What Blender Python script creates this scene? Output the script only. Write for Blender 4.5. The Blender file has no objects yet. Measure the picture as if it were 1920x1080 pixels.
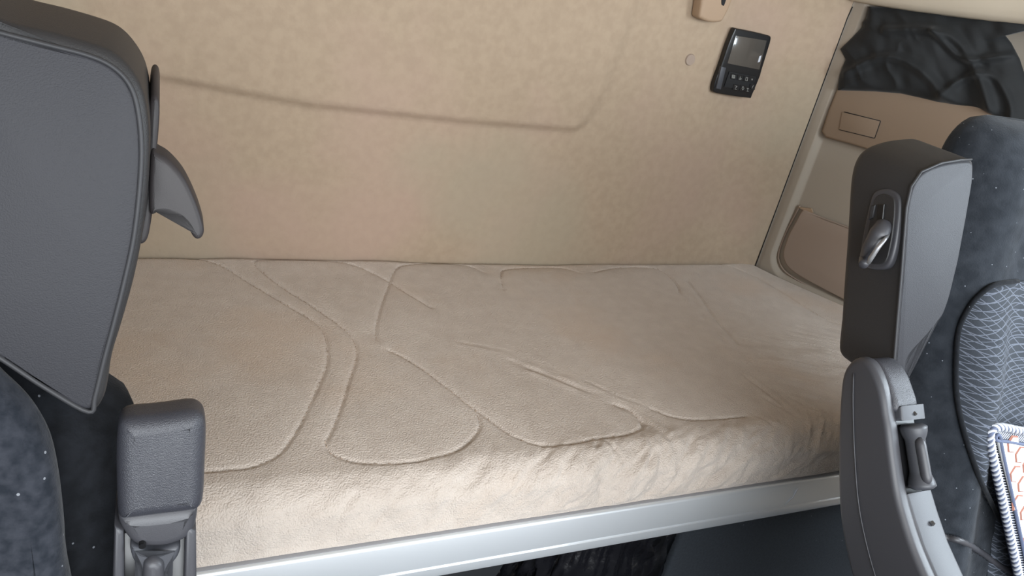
import bpy, bmesh, math, random
import numpy as np
from mathutils import Vector, Matrix, noise

random.seed(4)
S = bpy.context.scene
COL = S.collection

# ------------------------------------------------------------------ camera
F = 1387.0                      # focal length in pixels of the 1920 px frame
_dX = np.array([2972., -15., F]); _dV = np.array([-631., 2890., F])
_X = _dX/np.linalg.norm(_dX); _V = _dV-_X*(_dV@_X); _V /= np.linalg.norm(_V)
_Z = -_V; _Y = np.cross(_Z, _X)
M = np.array([_X, _Y, _Z])
EYE = np.array([0., 0., 1.43])
cam = bpy.data.objects.new('camera', bpy.data.cameras.new('camera'))
COL.objects.link(cam); S.camera = cam
cam.data.sensor_width = 36; cam.data.lens = F/1920*36; cam.data.clip_start = 0.02
r, u, b = M@[1, 0, 0], M@[0, -1, 0], M@[0, 0, -1]
cam.matrix_world = Matrix(((r[0], u[0], b[0], EYE[0]), (r[1], u[1], b[1], EYE[1]), (r[2], u[2], b[2], EYE[2]), (0, 0, 0, 1)))

# ------------------------------------------------------------------ light
S.view_settings.view_transform = 'Standard'
S.view_settings.look = 'None'
S.view_settings.gamma = 1
S.view_settings.use_curve_mapping = False
S.view_settings.exposure = 0.12
W = bpy.data.worlds.new('world'); S.world = W; W.use_nodes = True
wn = W.node_tree.nodes; wl = W.node_tree.links
bg = wn['Background']
tc = wn.new('ShaderNodeTexCoord'); sx = wn.new('ShaderNodeSeparateXYZ'); rp = wn.new('ShaderNodeValToRGB')
mr = wn.new('ShaderNodeMapRange'); mr.inputs[1].default_value = -1; mr.inputs[2].default_value = 1
wl.new(tc.outputs['Generated'], sx.inputs[0]); wl.new(sx.outputs[2], mr.inputs[0]); wl.new(mr.outputs[0], rp.inputs[0])
rp.color_ramp.elements[0].position = 0.46; rp.color_ramp.elements[0].color = (.20, .19, .18, 1)
rp.color_ramp.elements[1].position = 0.52; rp.color_ramp.elements[1].color = (.80, .90, 1, 1)
wl.new(rp.outputs[0], bg.inputs[0]); bg.inputs[1].default_value = 1.8
# daylight coming in through the windscreen
def area(name, loc, target, sx_, sy_, power, color):
    l = bpy.data.lights.new(name, 'AREA'); l.shape = 'RECTANGLE'; l.size = sx_; l.size_y = sy_; l.energy = power; l.color = color
    o = bpy.data.objects.new(name, l); COL.objects.link(o); o.location = loc
    o.rotation_euler = (Vector(target)-Vector(loc)).to_track_quat('-Z', 'Y').to_euler()
    return o
area('windscreen_daylight', (0.2, -1.25, 1.60), (0.3, 1.0, 0.65), 1.9, 0.9, 52, (.93, .97, 1))
area('door_window_daylight', (1.72, -0.02, 1.58), (1.2, 1.1, 0.75), 0.7, 0.5, 22, (.80, .91, 1))

# ------------------------------------------------------------------ helpers
def ray(px, py): return M@np.array([px-960, py-540, F])
def P(px, py, p0, n):
    d = ray(px, py); p0 = np.array(p0, float); n = np.array(n, float)
    return EYE+d*((n@(p0-EYE))/(n@d))
def catmull(pts, k=6, closed=True):
    pts = [np.array(p, float) for p in pts]; n = len(pts); out = []
    rng = range(n) if closed else range(n-1)
    for i in rng:
        if closed: a, b, c, d = pts[i-1], pts[i], pts[(i+1) % n], pts[(i+2) % n]
        else: a, b, c, d = pts[max(i-1, 0)], pts[i], pts[i+1], pts[min(i+2, n-1)]
        for j in range(k):
            t = j/k
            out.append(.5*((2*b)+(-a+c)*t+(2*a-5*b+4*c-d)*t*t+(-a+3*b-3*c+d)*t**3))
    if not closed: out.append(pts[-1])
    return out
def link(name, me, mat=None, parent=None, smooth=True):
    o = bpy.data.objects.new(name, me); COL.objects.link(o)
    if mat: me.materials.append(mat)
    if smooth:
        me.shade_smooth()
    if parent: o.parent = parent; o.matrix_parent_inverse = parent.matrix_world.inverted()
    return o
def from_bm(name, bm, mat, parent=None, smooth=True, sharp=None):
    bmesh.ops.recalc_face_normals(bm, faces=bm.faces)
    if sharp is not None:
        for e in bm.edges:
            if len(e.link_faces) == 2 and e.calc_face_angle(0) > sharp: e.smooth = False
    me = bpy.data.meshes.new(name); 
    for f in bm.faces: f.smooth = smooth
    bm.to_mesh(me); bm.free()
    o = bpy.data.objects.new(name, me); COL.objects.link(o); me.materials.append(mat)
    if parent: o.parent = parent; o.matrix_parent_inverse = parent.matrix_world.inverted()
    return o
def prism_bm(pts, ext, r=0.0, seg=4, rb=None, bm=None):
    """closed outline pts (3-D, planar) swept by ext; rims rounded by r in front, rb behind"""
    bm = bm or bmesh.new(); ext = np.array(ext, float)
    A = [bm.verts.new(p) for p in pts]; B = [bm.verts.new(np.array(p)+ext) for p in pts]
    n = len(pts)
    fa = bm.faces.new(A); fb = bm.faces.new(B[::-1])
    for i in range(n): bm.faces.new((A[(i+1) % n], A[i], B[i], B[(i+1) % n]))
    bmesh.ops.recalc_face_normals(bm, faces=bm.faces)
    if rb is None: rb = r
    if r > 0: bmesh.ops.bevel(bm, geom=list(fa.edges), offset=r, segments=seg, profile=.5, affect='EDGES', clamp_overlap=True)
    if rb > 0 and fb.is_valid: bmesh.ops.bevel(bm, geom=list(fb.edges), offset=rb, segments=seg, profile=.5, affect='EDGES', clamp_overlap=True)
    return bm
def resample(pts, n):
    P_ = np.array(pts+[pts[0]], float); d = np.concatenate([[0], np.cumsum(np.linalg.norm(np.diff(P_, axis=0), axis=1))])
    t = np.linspace(0, d[-1], n, endpoint=False)
    return np.stack([np.interp(t, d, P_[:, k]) for k in range(3)], -1)
def newell(p):
    q = np.roll(p, -1, 0); n = np.cross(p, q).sum(0); return n/np.linalg.norm(n)
def inset(p, d, steps=3):
    """move a closed planar outline inwards by d, easing sharp corners"""
    n = newell(p-p.mean(0))
    for _ in range(steps):
        t = np.roll(p, -1, 0)-np.roll(p, 1, 0); t /= np.linalg.norm(t, axis=1)[:, None]+1e-9
        p = p+np.cross(n, t)*d/steps
        for _ in range(2): p = p*.6+.2*(np.roll(p, 1, 0)+np.roll(p, -1, 0))
    return p
def rounded(pts, ext, r, seg, rb):
    ext = np.array(ext, float); P0 = np.array(pts, float)
    per = np.linalg.norm(np.diff(np.vstack([P0, P0[:1]]), axis=0), axis=1).sum()
    p = resample(list(P0), int(np.clip(per/.0015, 60, 220)))
    for _ in range(2): p = p*.5+.25*(np.roll(p, 1, 0)+np.roll(p, -1, 0))
    L = np.linalg.norm(ext); e = ext/L
    def rims(rad):
        out = [(p, 0.)]; cur = p.copy(); last = 0; n_ = newell(p-p.mean(0)); near_ = np.zeros(len(p))
        for k in range(1, seg+1):
            a = k/seg*math.pi/2; d = rad*(1-math.cos(a)); st = max(1, int((d-last)/.0015)+1)
            for _ in range(st):
                t = np.roll(cur, -1, 0)-np.roll(cur, 1, 0); t /= np.linalg.norm(t, axis=1)[:, None]+1e-9
                cand = cur+np.cross(n_, t)*(d-last)/st
                cand = cand*.6+.2*(np.roll(cand, 1, 0)+np.roll(cand, -1, 0))
                md = np.linalg.norm(cand[:, None]-p[None], axis=2).min(1)
                ok_ = md > near_+.15*(d-last)/st
                cur = np.where(ok_[:, None], cand, cur); near_ = np.where(ok_, md, near_)
            cur = .7*cur+.15*(np.roll(cur, 1, 0)+np.roll(cur, -1, 0))
            last = d; out.append((cur.copy(), rad*math.sin(a)))
        return out
    rows = []
    if r > 0:
        fr = rims(r); rows += [q+e*(r-h) for q, h in fr[::-1]]
    else: rows.append(p)
    if rb > 0:
        bk_ = rims(rb); rows += [q+e*(L-rb+h) for q, h in bk_]
    else: rows.append(p+ext)
    bm = bmesh.new(); V = [[bm.verts.new(v) for v in row] for row in rows]; n = len(p)
    for A, B in zip(V[:-1], V[1:]):
        for i in range(n): bm.faces.new((A[i], A[(i+1) % n], B[(i+1) % n], B[i]))
    bmesh.ops.triangulate(bm, faces=[bm.faces.new(V[0][::-1]), bm.faces.new(V[-1])], ngon_method='EAR_CLIP')
    return bm
def prism(name, pts, ext, mat, parent=None, r=0.0, seg=4, rb=None):
    if len(pts) >= 20 and r > .0012:
        return from_bm(name, rounded(pts, ext, r, max(seg, 4), r if rb is None else rb), mat, parent, True, math.radians(50))
    return from_bm(name, prism_bm(pts, ext, r, seg, rb), mat, parent, True, math.radians(40))
def rbox_bm(c, size, r, seg=3, rot=None, bm=None):
    b2 = bmesh.new(); bmesh.ops.create_cube(b2, size=1)
    bmesh.ops.scale(b2, vec=size, verts=b2.verts)
    if r > 0: bmesh.ops.bevel(b2, geom=list(b2.edges), offset=r, segments=seg, profile=.5, affect='EDGES')
    if rot is not None: bmesh.ops.transform(b2, matrix=rot.to_4x4(), verts=b2.verts)
    bmesh.ops.translate(b2, vec=c, verts=b2.verts)
    if bm is None: return b2
    me = bpy.data.meshes.new('t'); b2.to_mesh(me); b2.free(); bm.from_mesh(me); bpy.data.meshes.remove(me)
    return bm
def rbox(name, c, size, r, mat, parent=None, rot=None, seg=3):
    return from_bm(name, rbox_bm(c, size, r, seg, rot), mat, parent, True, math.radians(40))
def tube_bm(pts, rad, n=10, closed=False, bm=None, cap=True):
    bm = bm or bmesh.new(); pts = [Vector(p) for p in pts]; m = len(pts); rings = []
    if not hasattr(rad, '__len__'): rad = [rad]*m
    up = None
    for i, p in enumerate(pts):
        if closed: t = (pts[(i+1) % m]-pts[i-1]).normalized()
        else: t = (pts[min(i+1, m-1)]-pts[max(i-1, 0)]).normalized()
        if up is None: up = t.orthogonal().normalized()
        up = (up-t*up.dot(t)).normalized(); s = t.cross(up)
        rings.append([bm.verts.new(p+(up*math.cos(a)+s*math.sin(a))*rad[i]) for a in [2*math.pi*k/n for k in range(n)]])
    for i in range(m if closed else m-1):
        A, B = rings[i], rings[(i+1) % m]
        for k in range(n): bm.faces.new((A[k], A[(k+1) % n], B[(k+1) % n], B[k]))
    if not closed and cap: bm.faces.new(rings[0][::-1]); bm.faces.new(rings[-1])
    return bm
def tube(name, pts, rad, mat, parent=None, n=10, closed=False):
    return from_bm(name, tube_bm(pts, rad, n, closed), mat, parent)
def grid(name, XYZ, mat, parent=None, closed_u=False, kind=None):
    """XYZ: (nu,nv,3) array -> quad sheet"""
    nu, nv, _ = XYZ.shape
    v = XYZ.reshape(-1, 3)
    i = np.arange(nu if closed_u else nu-1); j = np.arange(nv-1)
    I, J = np.meshgrid(i, j, indexing='ij'); I2 = (I+1) % nu
    f = np.stack([I*nv+J, I2*nv+J, I2*nv+J+1, I*nv+J+1], -1).reshape(-1, 4)
    me = bpy.data.meshes.new(name); me.from_pydata(v.tolist(), [], f.tolist()); me.update()
    return link(name, me, mat, parent)
def smooth(a, b, x): t = np.clip((x-a)/(b-a), 0, 1); return t*t*(3-2*t)
def empty(name, loc):
    o = bpy.data.objects.new(name, None); COL.objects.link(o); o.location = loc; o.empty_display_size = .05
    bpy.context.view_layer.update()
    return o
def tag(o, label, cat, group=None):
    o['label'] = label; o['category'] = cat
    if group: o['group'] = group
    return o
def struct(o): o['kind'] = 'structure'; return o
rng = np.random.default_rng(3)
def vnoise(x, y, seed=0):
    """smooth value noise on arrays"""
    g = np.random.default_rng(seed).random((256, 256))
    xi = np.floor(x).astype(int); yi = np.floor(y).astype(int); fx = x-xi; fy = y-yi
    fx = fx*fx*(3-2*fx); fy = fy*fy*(3-2*fy)
    a = g[xi % 256, yi % 256]; b = g[(xi+1) % 256, yi % 256]; c = g[xi % 256, (yi+1) % 256]; d = g[(xi+1) % 256, (yi+1) % 256]
    return (a*(1-fx)+b*fx)*(1-fy)+(c*(1-fx)+d*fx)*fy
def fbm(x, y, o=4, seed=0): return sum(vnoise(x*2**k, y*2**k, seed+k)/2**k for k in range(o))/2-.5
def segdist(X, Y, poly):
    """distance from arrays X,Y to a 2-D polyline"""
    D = np.full(X.shape, 1e9)
    for (a, b) in zip(poly[:-1], poly[1:]):
        ax, ay = a; dx, dy = b[0]-ax, b[1]-ay; L = dx*dx+dy*dy+1e-12
        lo = min(ax, b[0])-.06; hi = max(ax, b[0])+.06
        m = (X > lo) & (X < hi)
        if not m.any(): continue
        t = np.clip(((X[m]-ax)*dx+(Y[m]-ay)*dy)/L, 0, 1)
        D[m] = np.minimum(D[m], np.hypot(X[m]-ax-t*dx, Y[m]-ay-t*dy))
    return D

# ------------------------------------------------------------------ materials
def mat(name, col, rough=.7, metal=0, col2=None, nscale=60, bump=0, bscale=200, bdist=.001, spec=.5, sheen=0, detail=6, ramp=(.35, .65), coat=0):
    m = bpy.data.materials.new(name); m.use_nodes = True; nt = m.node_tree; N = nt.nodes; L = nt.links
    p = N['Principled BSDF']; p.inputs['Base Color'].default_value = (*col, 1); p.inputs['Roughness'].default_value = rough
    p.inputs['Metallic'].default_value = metal; p.inputs['Specular IOR Level'].default_value = spec
    p.inputs['Sheen Weight'].default_value = sheen; p.inputs['Sheen Roughness'].default_value = .4; p.inputs['Coat Weight'].default_value = coat
    t = N.new('ShaderNodeTexCoord'); m['tc'] = t.name
    if col2:
        n = N.new('ShaderNodeTexNoise'); n.inputs['Scale'].default_value = nscale; n.inputs['Detail'].default_value = detail
        rr = N.new('ShaderNodeValToRGB'); rr.color_ramp.elements[0].position = ramp[0]; rr.color_ramp.elements[1].position = ramp[1]
        rr.color_ramp.elements[0].color = (*col, 1); rr.color_ramp.elements[1].color = (*col2, 1)
        L.new(t.outputs['Object'], n.inputs['Vector']); L.new(n.outputs['Fac'], rr.inputs[0]); L.new(rr.outputs[0], p.inputs['Base Color'])
    if bump:
        n = N.new('ShaderNodeTexNoise'); n.inputs['Scale'].default_value = bscale; n.inputs['Detail'].default_value = 4
        bb = N.new('ShaderNodeBump'); bb.inputs['Strength'].default_value = bump; bb.inputs['Distance'].default_value = bdist
        L.new(t.outputs['Object'], n.inputs['Vector']); L.new(n.outputs['Fac'], bb.inputs['Height']); L.new(bb.outputs[0], p.inputs['Normal'])
    return m
def specks(m, scale, thr, col, size=1.0):
    """lint / dust specks mixed over the base colour"""
    nt = m.node_tree; N = nt.nodes; L = nt.links; p = N['Principled BSDF']; t = N[m['tc']]
    v = N.new('ShaderNodeTexVoronoi'); v.inputs['Scale'].default_value = scale
    L.new(t.outputs['Object'], v.inputs['Vector'])
    a = N.new('ShaderNodeMath'); a.operation = 'LESS_THAN'; a.inputs[1].default_value = .14*size; L.new(v.outputs['Distance'], a.inputs[0])
    c = N.new('ShaderNodeSeparateColor'); L.new(v.outputs['Color'], c.inputs[0])
    b = N.new('ShaderNodeMath'); b.operation = 'GREATER_THAN'; b.inputs[1].default_value = thr; L.new(c.outputs[0], b.inputs[0])
    k = N.new('ShaderNodeMath'); k.operation = 'MULTIPLY'; L.new(a.outputs[0], k.inputs[0]); L.new(b.outputs[0], k.inputs[1])
    mx = N.new('ShaderNodeMix'); mx.data_type = 'RGBA'; mx.inputs['B'].default_value = (*col, 1)
    if p.inputs['Base Color'].is_linked: L.new(p.inputs['Base Color'].links[0].from_socket, mx.inputs['A'])
    else: mx.inputs['A'].default_value = p.inputs['Base Color'].default_value
    L.new(k.outputs[0], mx.inputs['Factor']); L.new(mx.outputs['Result'], p.inputs['Base Color'])
    return m
def blotch(m, scale, col, amt, ramp=(.5, .7)):
    """large soft stains mixed over the base colour"""
    nt = m.node_tree; N = nt.nodes; L = nt.links; p = N['Principled BSDF']; t = N[m['tc']]
    n = N.new('ShaderNodeTexNoise'); n.inputs['Scale'].default_value = scale; n.inputs['Detail'].default_value = 3
    L.new(t.outputs['Object'], n.inputs['Vector'])
    q = N.new('ShaderNodeMapRange'); q.inputs[1].default_value = ramp[0]; q.inputs[2].default_value = ramp[1]; q.inputs[4].default_value = amt
    L.new(n.outputs['Fac'], q.inputs[0])
    mx = N.new('ShaderNodeMix'); mx.data_type = 'RGBA'; mx.inputs['B'].default_value = (*col, 1)
    if p.inputs['Base Color'].is_linked: L.new(p.inputs['Base Color'].links[0].from_socket, mx.inputs['A'])
    else: mx.inputs['A'].default_value = p.inputs['Base Color'].default_value
    L.new(q.outputs[0], mx.inputs['Factor']); L.new(mx.outputs['Result'], p.inputs['Base Color'])
    return m

m_wall = blotch(blotch(mat('wall_felt', (.365, .278, .200), .95, col2=(.40, .308, .222), nscale=55, bump=.5, bscale=110, bdist=.0015, spec=.1, detail=3), 3.0, (.415, .295, .235), .6), 2.2, (.36, .31, .23), .55, (.52, .66))
m_side = mat('side_panel_plastic', (.345, .295, .24), .75, bump=.25, bscale=500, bdist=.0006, spec=.3)
m_trim = mat('overhead_trim', (.60, .52, .41), .8, bump=.2, bscale=600, bdist=.0005, spec=.3)
m_tan = mat('tan_plastic', (.36, .25, .165), .65, bump=.2, bscale=900, bdist=.0004)
m_tan2 = mat('pink_tan_plastic', (.33, .255, .205), .75, bump=.2, bscale=900, bdist=.0004, spec=.3)
m_matt = blotch(mat('mattress_plush', (.56, .48, .418), .95, col2=(.62, .54, .475), nscale=35, bump=.9, bscale=420, bdist=.0035, spec=.1, sheen=.25, ramp=(.3, .7)), 4.5, (.60, .47, .37), .5, (.52, .68))
m_stitch = mat('stitch_thread', (.44, .34, .26), .9)
m_alu = mat('brushed_aluminium', (.78, .81, .84), .38, .6, bump=.12, bscale=700, bdist=.0004)
m_lip = mat('grey_rail_lip', (.20, .19, .19), .6)
m_vinyl = mat('grey_vinyl', (.027, .027, .032), .5, bump=.5, bscale=1100, bdist=.0005, spec=.24)
m_vinyl_d = mat('dark_vinyl', (.024, .023, .024), .5, bump=.5, bscale=1100, bdist=.0005, spec=.45)
m_pipe = mat('grey_piping', (.035, .035, .038), .5, spec=.3)
m_horn = mat('lever_plastic', (.030, .026, .027), .48, bump=.3, bscale=1500, bdist=.0003, spec=.3)
m_plast = mat('grey_plastic', (.046, .046, .053), .42, bump=.3, bscale=1500, bdist=.0003)
m_plast2 = mat('arm_plastic', (.048, .050, .059), .46, bump=.25, bscale=1500, bdist=.0003)
m_black = mat('black_plastic', (.008, .008, .009), .3)
m_dark = mat('dark_gap', (.006, .006, .007), .8)
m_pad = mat('arm_pad', (.036, .037, .046), .33, bump=.8, bscale=1300, bdist=.0006, spec=.6)
m_vel = specks(mat('black_velour', (.008, .009, .011), .95, col2=(.013, .0145, .018), nscale=90, bump=.5, bscale=500, bdist=.001, sheen=.06, spec=.15), 160, .93, (.16, .17, .19), 1.0)
m_vel2 = specks(mat('blue_grey_velour', (.012, .015, .021), .95, col2=(.030, .033, .042), nscale=120, bump=.5, bscale=500, bdist=.001, sheen=.12, spec=.2), 140, .9, (.20, .21, .23), 1.0)
m_vel_lit = specks(mat('lit_velour', (.015, .018, .023), .95, col2=(.026, .030, .037), nscale=60, bump=.5, bscale=500, bdist=.001, sheen=.12, spec=.15), 210, .93, (.20, .22, .25), 1.1)  # paler black velour, the light on the right seat put into its colour
m_tan_shade = mat('shaded_tan_plastic', (.235, .165, .112), .65, bump=.2, bscale=900, bdist=.0004)  # tan plastic darkened, the storage pocket's shade is put into its colour
m_cloth = specks(mat('black_cloth', (.016, .017, .018), .75, bump=.3, bscale=400, bdist=.0006, sheen=.15, spec=.3), 40, .985, (.4, .4, .4), .3)
m_bag = mat('black_bin_film', (.006, .006, .008), .22, bump=.6, bscale=60, bdist=.004, spec=.6)
m_carpet = specks(mat('grey_carpet', (.022, .027, .034), .95, col2=(.03, .036, .045), nscale=200, bump=.6, bscale=600, bdist=.001), 90, .97, (.15, .16, .18), .8)
m_floor = mat('rubber_floor', (.02, .02, .022), .8)
m_lever_highlight = mat('painted_lever_highlight', (.30, .30, .31), .35, .6)  # brighter tone painting the highlight along the right lever's edge
m_screen = mat('screen_glass', (.055, .05, .045), .12, col2=(.085, .075, .065), nscale=6, coat=.6)
m_icon = mat('icon_print', (.34, .34, .32), .6)
m_white = mat('white_cord', (.55, .57, .62), .8, bump=.3, bscale=800, bdist=.0005)
m_blue = mat('slate_cord', (.10, .12, .19), .8)
m_tile = mat('white_pad_tile', (.80, .80, .80), .6)
m_rust = mat('rust_pad_line', (.33, .14, .10), .8)
m_screw = mat('screw_steel', (.16, .16, .165), .35, .9)

# net print on the seat's centre panel: thin pale wavy lines crossing diagonals
m_net = mat('net_print_fabric', (.022, .028, .038), .85, sheen=.05, bump=.4, bscale=600, bdist=.0008)
nt = m_net.node_tree; N = nt.nodes; L = nt.links; p = N['Principled BSDF']; t = N[m_net['tc']]
sep = N.new('ShaderNodeSeparateXYZ'); L.new(t.outputs['Object'], sep.inputs[0])
def mth(op, a, b=None):
    q = N.new('ShaderNodeMath'); q.operation = op
    for i, v in enumerate((a, b)):
        if v is None: continue
        if isinstance(v, (int, float)): q.inputs[i].default_value = v
        else: L.new(v, q.inputs[i])
    return q.outputs[0]
def linefield(ax, az, amp, fx, fz, width, ph=0):
    w = mth('MULTIPLY', mth('SINE', mth('ADD', mth('ADD', mth('MULTIPLY', sep.outputs[0], fx), mth('MULTIPLY', sep.outputs[2], fz)), ph)), amp)
    s = mth('ADD', mth('ADD', mth('MULTIPLY', sep.outputs[0], ax), mth('MULTIPLY', sep.outputs[2], az)), w)
    return mth('LESS_THAN', mth('ABSOLUTE', mth('SUBTRACT', mth('FRACT', s), .5)), width)
la = linefield(10, 120, .8, 34, 20, .055)
lb = linefield(-16, 112, .75, 30, -22, .055, 1.5)
lc = linefield(42, 75, .5, 26, 30, .045)
net = mth('MAXIMUM', mth('MAXIMUM', la, lb), lc)
mx = N.new('ShaderNodeMix'); mx.data_type = 'RGBA'; mx.inputs['A'].default_value = (.016, .021, .030, 1); mx.inputs['B'].default_value = (.095, .108, .14, 1)
L.new(net, mx.inputs['Factor']); L.new(mx.outputs['Result'], p.inputs['Base Color'])

# ------------------------------------------------------------------ cab shell
WY = 1.42
CX, CY = 1.458, 1.397           # corner seam between back wall and side panel
TU = np.array([.415, -.910]); TN = np.array([-.910, -.415])   # along / out of the right side panel

# back wall: one moulded felt panel with a raised upper field and a soft fold before the corner
nx, nz = 420, 260
xs = np.linspace(-1.10, CX, nx); zs = np.linspace(.45, 2.05, nz)
XX, ZZ = np.meshgrid(xs, zs, indexing='ij')
lineZ = np.interp(XX, [-1.2, -.01, .25, .55, .78], [1.15, 1.092, 1.070, 1.068, 1.072])
edgeX = np.interp(ZZ, [1.05, 1.10, 1.15, 1.36, 2.0], [.80, .842, .862, .90, 1.0])
up = smooth(-.010, .012, ZZ-lineZ)*smooth(.02, -.02, XX-edgeX)
foldX = np.interp(ZZ, [.45, .756, 1.10, 1.27, 2.0], [1.36, 1.345, 1.285, 1.25, 1.20])
fold = np.clip((XX-foldX)/(CX-foldX), 0, 1)
fold = fold*fold*(3-2*fold)*.25+fold*.75
valley = .020*smooth(-.16, -.01, XX-foldX)*smooth(.76, .92, ZZ)
YY = WY+valley*(1-fold)-.014*up*smooth(1.0, .5, XX-.2)-.014*up*.0-(WY-CY)*fold**1.05
YY = YY-.003*fbm(XX*4, ZZ*4, 3, 5)
struct(grid('wall_back', np.stack([XX, YY, ZZ], -1), m_wall))

# right side panel: soft rim, recessed field, deeper niche behind the tan pocket
ns, nz = 260, 330
ss = np.concatenate([np.linspace(0, .30, 170), np.linspace(.304, 1.2, 90)]); zs = np.concatenate([np.linspace(.3, .72, 30), np.linspace(.722, 1.46, 290), np.linspace(1.47, 2.05, 10)])
SS, ZZ = np.meshgrid(ss, zs, indexing='ij')
def rrect(S_, Z_, s0, z0, z1, rad):
    """signed distance (inside > 0) of a field open towards +s"""
    dx = S_-s0; dz = np.minimum(Z_-z0, z1-Z_)
    inside = np.where((dx < rad) & (dz < rad), rad-np.hypot(np.minimum(dx-rad, 0), np.minimum(dz-rad, 0)), np.minimum(dx, dz))
    return inside
rec = .016*smooth(-.004, .016, rrect(SS, ZZ, .030, .752, 1.60, .06))
nic = .075*smooth(0, .022, rrect(SS, ZZ, .052, 1.16, 1.60, .02))*smooth(.60, .55, SS)
lip = .010*np.exp(-(SS/.010)**2)
dep = -(rec+nic)-lip*.2
bx = np.where(SS < .36, CX+TU[0]*SS, CX+TU[0]*.36+TU[0]*.10*(1-np.exp(-(SS-.36)/.10)))
by = CY+TU[1]*SS
PX = bx+TN[0]*dep; PY = by+TN[1]*dep
wr = struct(grid('wall_right', np.stack([PX, PY, ZZ], -1), m_side))
def WR(px, py, off=0.0):
    """point on the side panel's plane (off = metres into the cab)"""
    p0 = np.array([CX+TN[0]*off, CY+TN[1]*off, 0.]); return P(px, py, p0, (TN[0], TN[1], 0))
def SZ(s, z, off=0.0): return np.array([CX+TU[0]*s+TN[0]*off, CY+TU[1]*s+TN[1]*off, z])
# the dark seam between both
tube('corner_seam', [(CX-.0005, CY-.0005, z) for z in np.linspace(.735, 1.405, 12)]+[(CX+.001, CY-.002, 1.432)], .0014, m_dark, wr, 6)
struct(rbox('corner_filler', (CX+.045, CY+.045, 1.2), (.08, .06, 1.7), .002, m_dark, rot=Matrix.Rotation(-.4, 3, 'Z')))   # unseen filler box added behind the seam so no bright sky shows through
# left wall, floor, ceiling
def wallbox(name, lo, hi, m): 
    c = [(a+b)/2 for a, b in zip(lo, hi)]; return struct(rbox(name, c, [b-a for a, b in zip(lo, hi)], 0, m))
wallbox('wall_left', (-1.16, .30, 0), (-1.10, 1.47, 2.05), m_side)
wallbox('door_1', (-1.16, -1.2, 0), (-1.10, .30, 1.25), m_side)
wallbox('door_2', (1.70, -1.2, 0), (1.76, .30, 1.25), m_side)
wallbox('ceiling', (-1.16, -1.2, 2.05), (1.85, 1.47, 2.10), m_trim)
wallbox('floor', (-1.16, -1.2, -.05), (1.85, 1.47, 0), m_floor)
# overhead locker edge running forward along the right side
prof = [(-.02, 1.449), (.010, 1.443), (.030, 1.446), (.042, 1.456), (.052, 1.475), (.058, 1.52), (.06, 1.62), (.04, 1.66), (-.02, 1.66)]
V = []
for s, dz in ((-.002, 0), (.05, .001), (.15, .006), (.3, .018), (.45, .033), (.8, .06), (1.3, .08)):
    V.append([SZ(s, z+dz, o_) if s < .5 else np.array([CX+TU[0]*.5+TN[0]*o_, CY+TU[1]*s+TN[1]*o_, z+dz]) for o_, z in prof])
struct(grid('trim_1', np.array(V), m_trim))

# tan storage pocket closing the niche, with its small latch
po = [WR(x, y, .004) for x, y in [(1569, 166), (1553, 205), (1539, 247), (1547, 258), (1600, 272), (1660, 291), (1800, 330), (1960, 372), (1975, 225), (1900, 207), (1840, 193), (1760, 178), (1690, 166), (1640, 161), (1600, 161)]]
op = empty('storage_pocket', SZ(.2, 1.14)); tag(op, 'tan plastic storage pocket on the side wall with a black jacket stuffed above it', 'pocket')
prism('pocket_front', po, (-TN[0]*.018, -TN[1]*.018, 0), m_tan_shade, op, r=.006)
la_ = prism('latch', [WR(x, y, .0062) for x, y in [(1579, 210), (1651, 227), (1640, 259), (1573, 243)]], (-TN[0]*.006, -TN[1]*.006, 0), m_tan_shade, op, r=.0012, seg=2)
for a, b_ in (((1583, 210), (1651, 227)), ((1651, 227), (1640, 259)), ((1640, 259), (1574, 243))):
    tube('latch_gap', [WR(*a, .0052), WR(*b_, .0052)], .0011, m_dark, la_, 6)

# lower tan pocket by the mattress
lo = catmull([WR(x, y, -.004) for x, y in [(1504, 392), (1494, 412), (1479, 440), (1468, 475), (1474, 497), (1495, 515), (1530, 535), (1590, 566), (1660, 600), (1760, 650)]], 5, False)+[WR(1790, 500, -.004), WR(1680, 458, -.004), WR(1600, 430, -.004), WR(1545, 410, -.004)]
ob = empty('door_pocket', SZ(.2, .77)); tag(ob, 'low pinkish tan map pocket on the side wall just above the mattress end', 'pocket')
prism('pocket_front', lo, (-TN[0]*.010, -TN[1]*.010, 0), m_tan2, ob, r=.003)
rim = [WR(x, y, -.012) for x, y in [(1500, 385), (1490, 405), (1472, 440), (1460, 478), (1467, 503), (1490, 522), (1530, 545), (1590, 577), (1660, 612)]]
tube('rim_groove', catmull(rim, 5, False), .0022, m_tan2, ob, 8)
prism('finger_gap', [WR(x, y, -.008) for x, y in [(1495, 388), (1521, 391), (1524, 399), (1517, 400)]], (-TN[0]*.006, -TN[1]*.006, 0), m_tan, ob)

# ------------------------------------------------------------------ bunk
ZT, ZB = .75, .667               # mattress top / bottom
yF, yB = .715, 1.414
rr = .055                       # radius of the front edge
prof = []
for y in np.linspace(yB, yF+rr, 210): prof.append((y, ZT, 0, 1))
for a in np.linspace(0, 1, 42)[1:]:
    th = a*math.radians(68); prof.append((yF+rr-rr*math.sin(th), ZT-rr+rr*math.cos(th), -math.sin(th), math.cos(th)))
y0, z0 = prof[-1][:2]
for a in np.linspace(0, 1, 32)[1:]: prof.append((y0-(y0-yF+.004)*a, z0+(ZB-z0)*a, -math.sin(math.radians(68+20*a)), math.cos(math.radians(68+20*a))))
prof = np.array(prof); arc = np.concatenate([[0], np.cumsum(np.hypot(*np.diff(prof[:, :2], axis=0).T))])
X0, X1 = -1.05, 1.46
xs = np.concatenate([np.linspace(X0, -.2, 90)[:-1], np.linspace(-.2, 1.62, 700)])
nx, nv = len(xs), len(prof)
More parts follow.
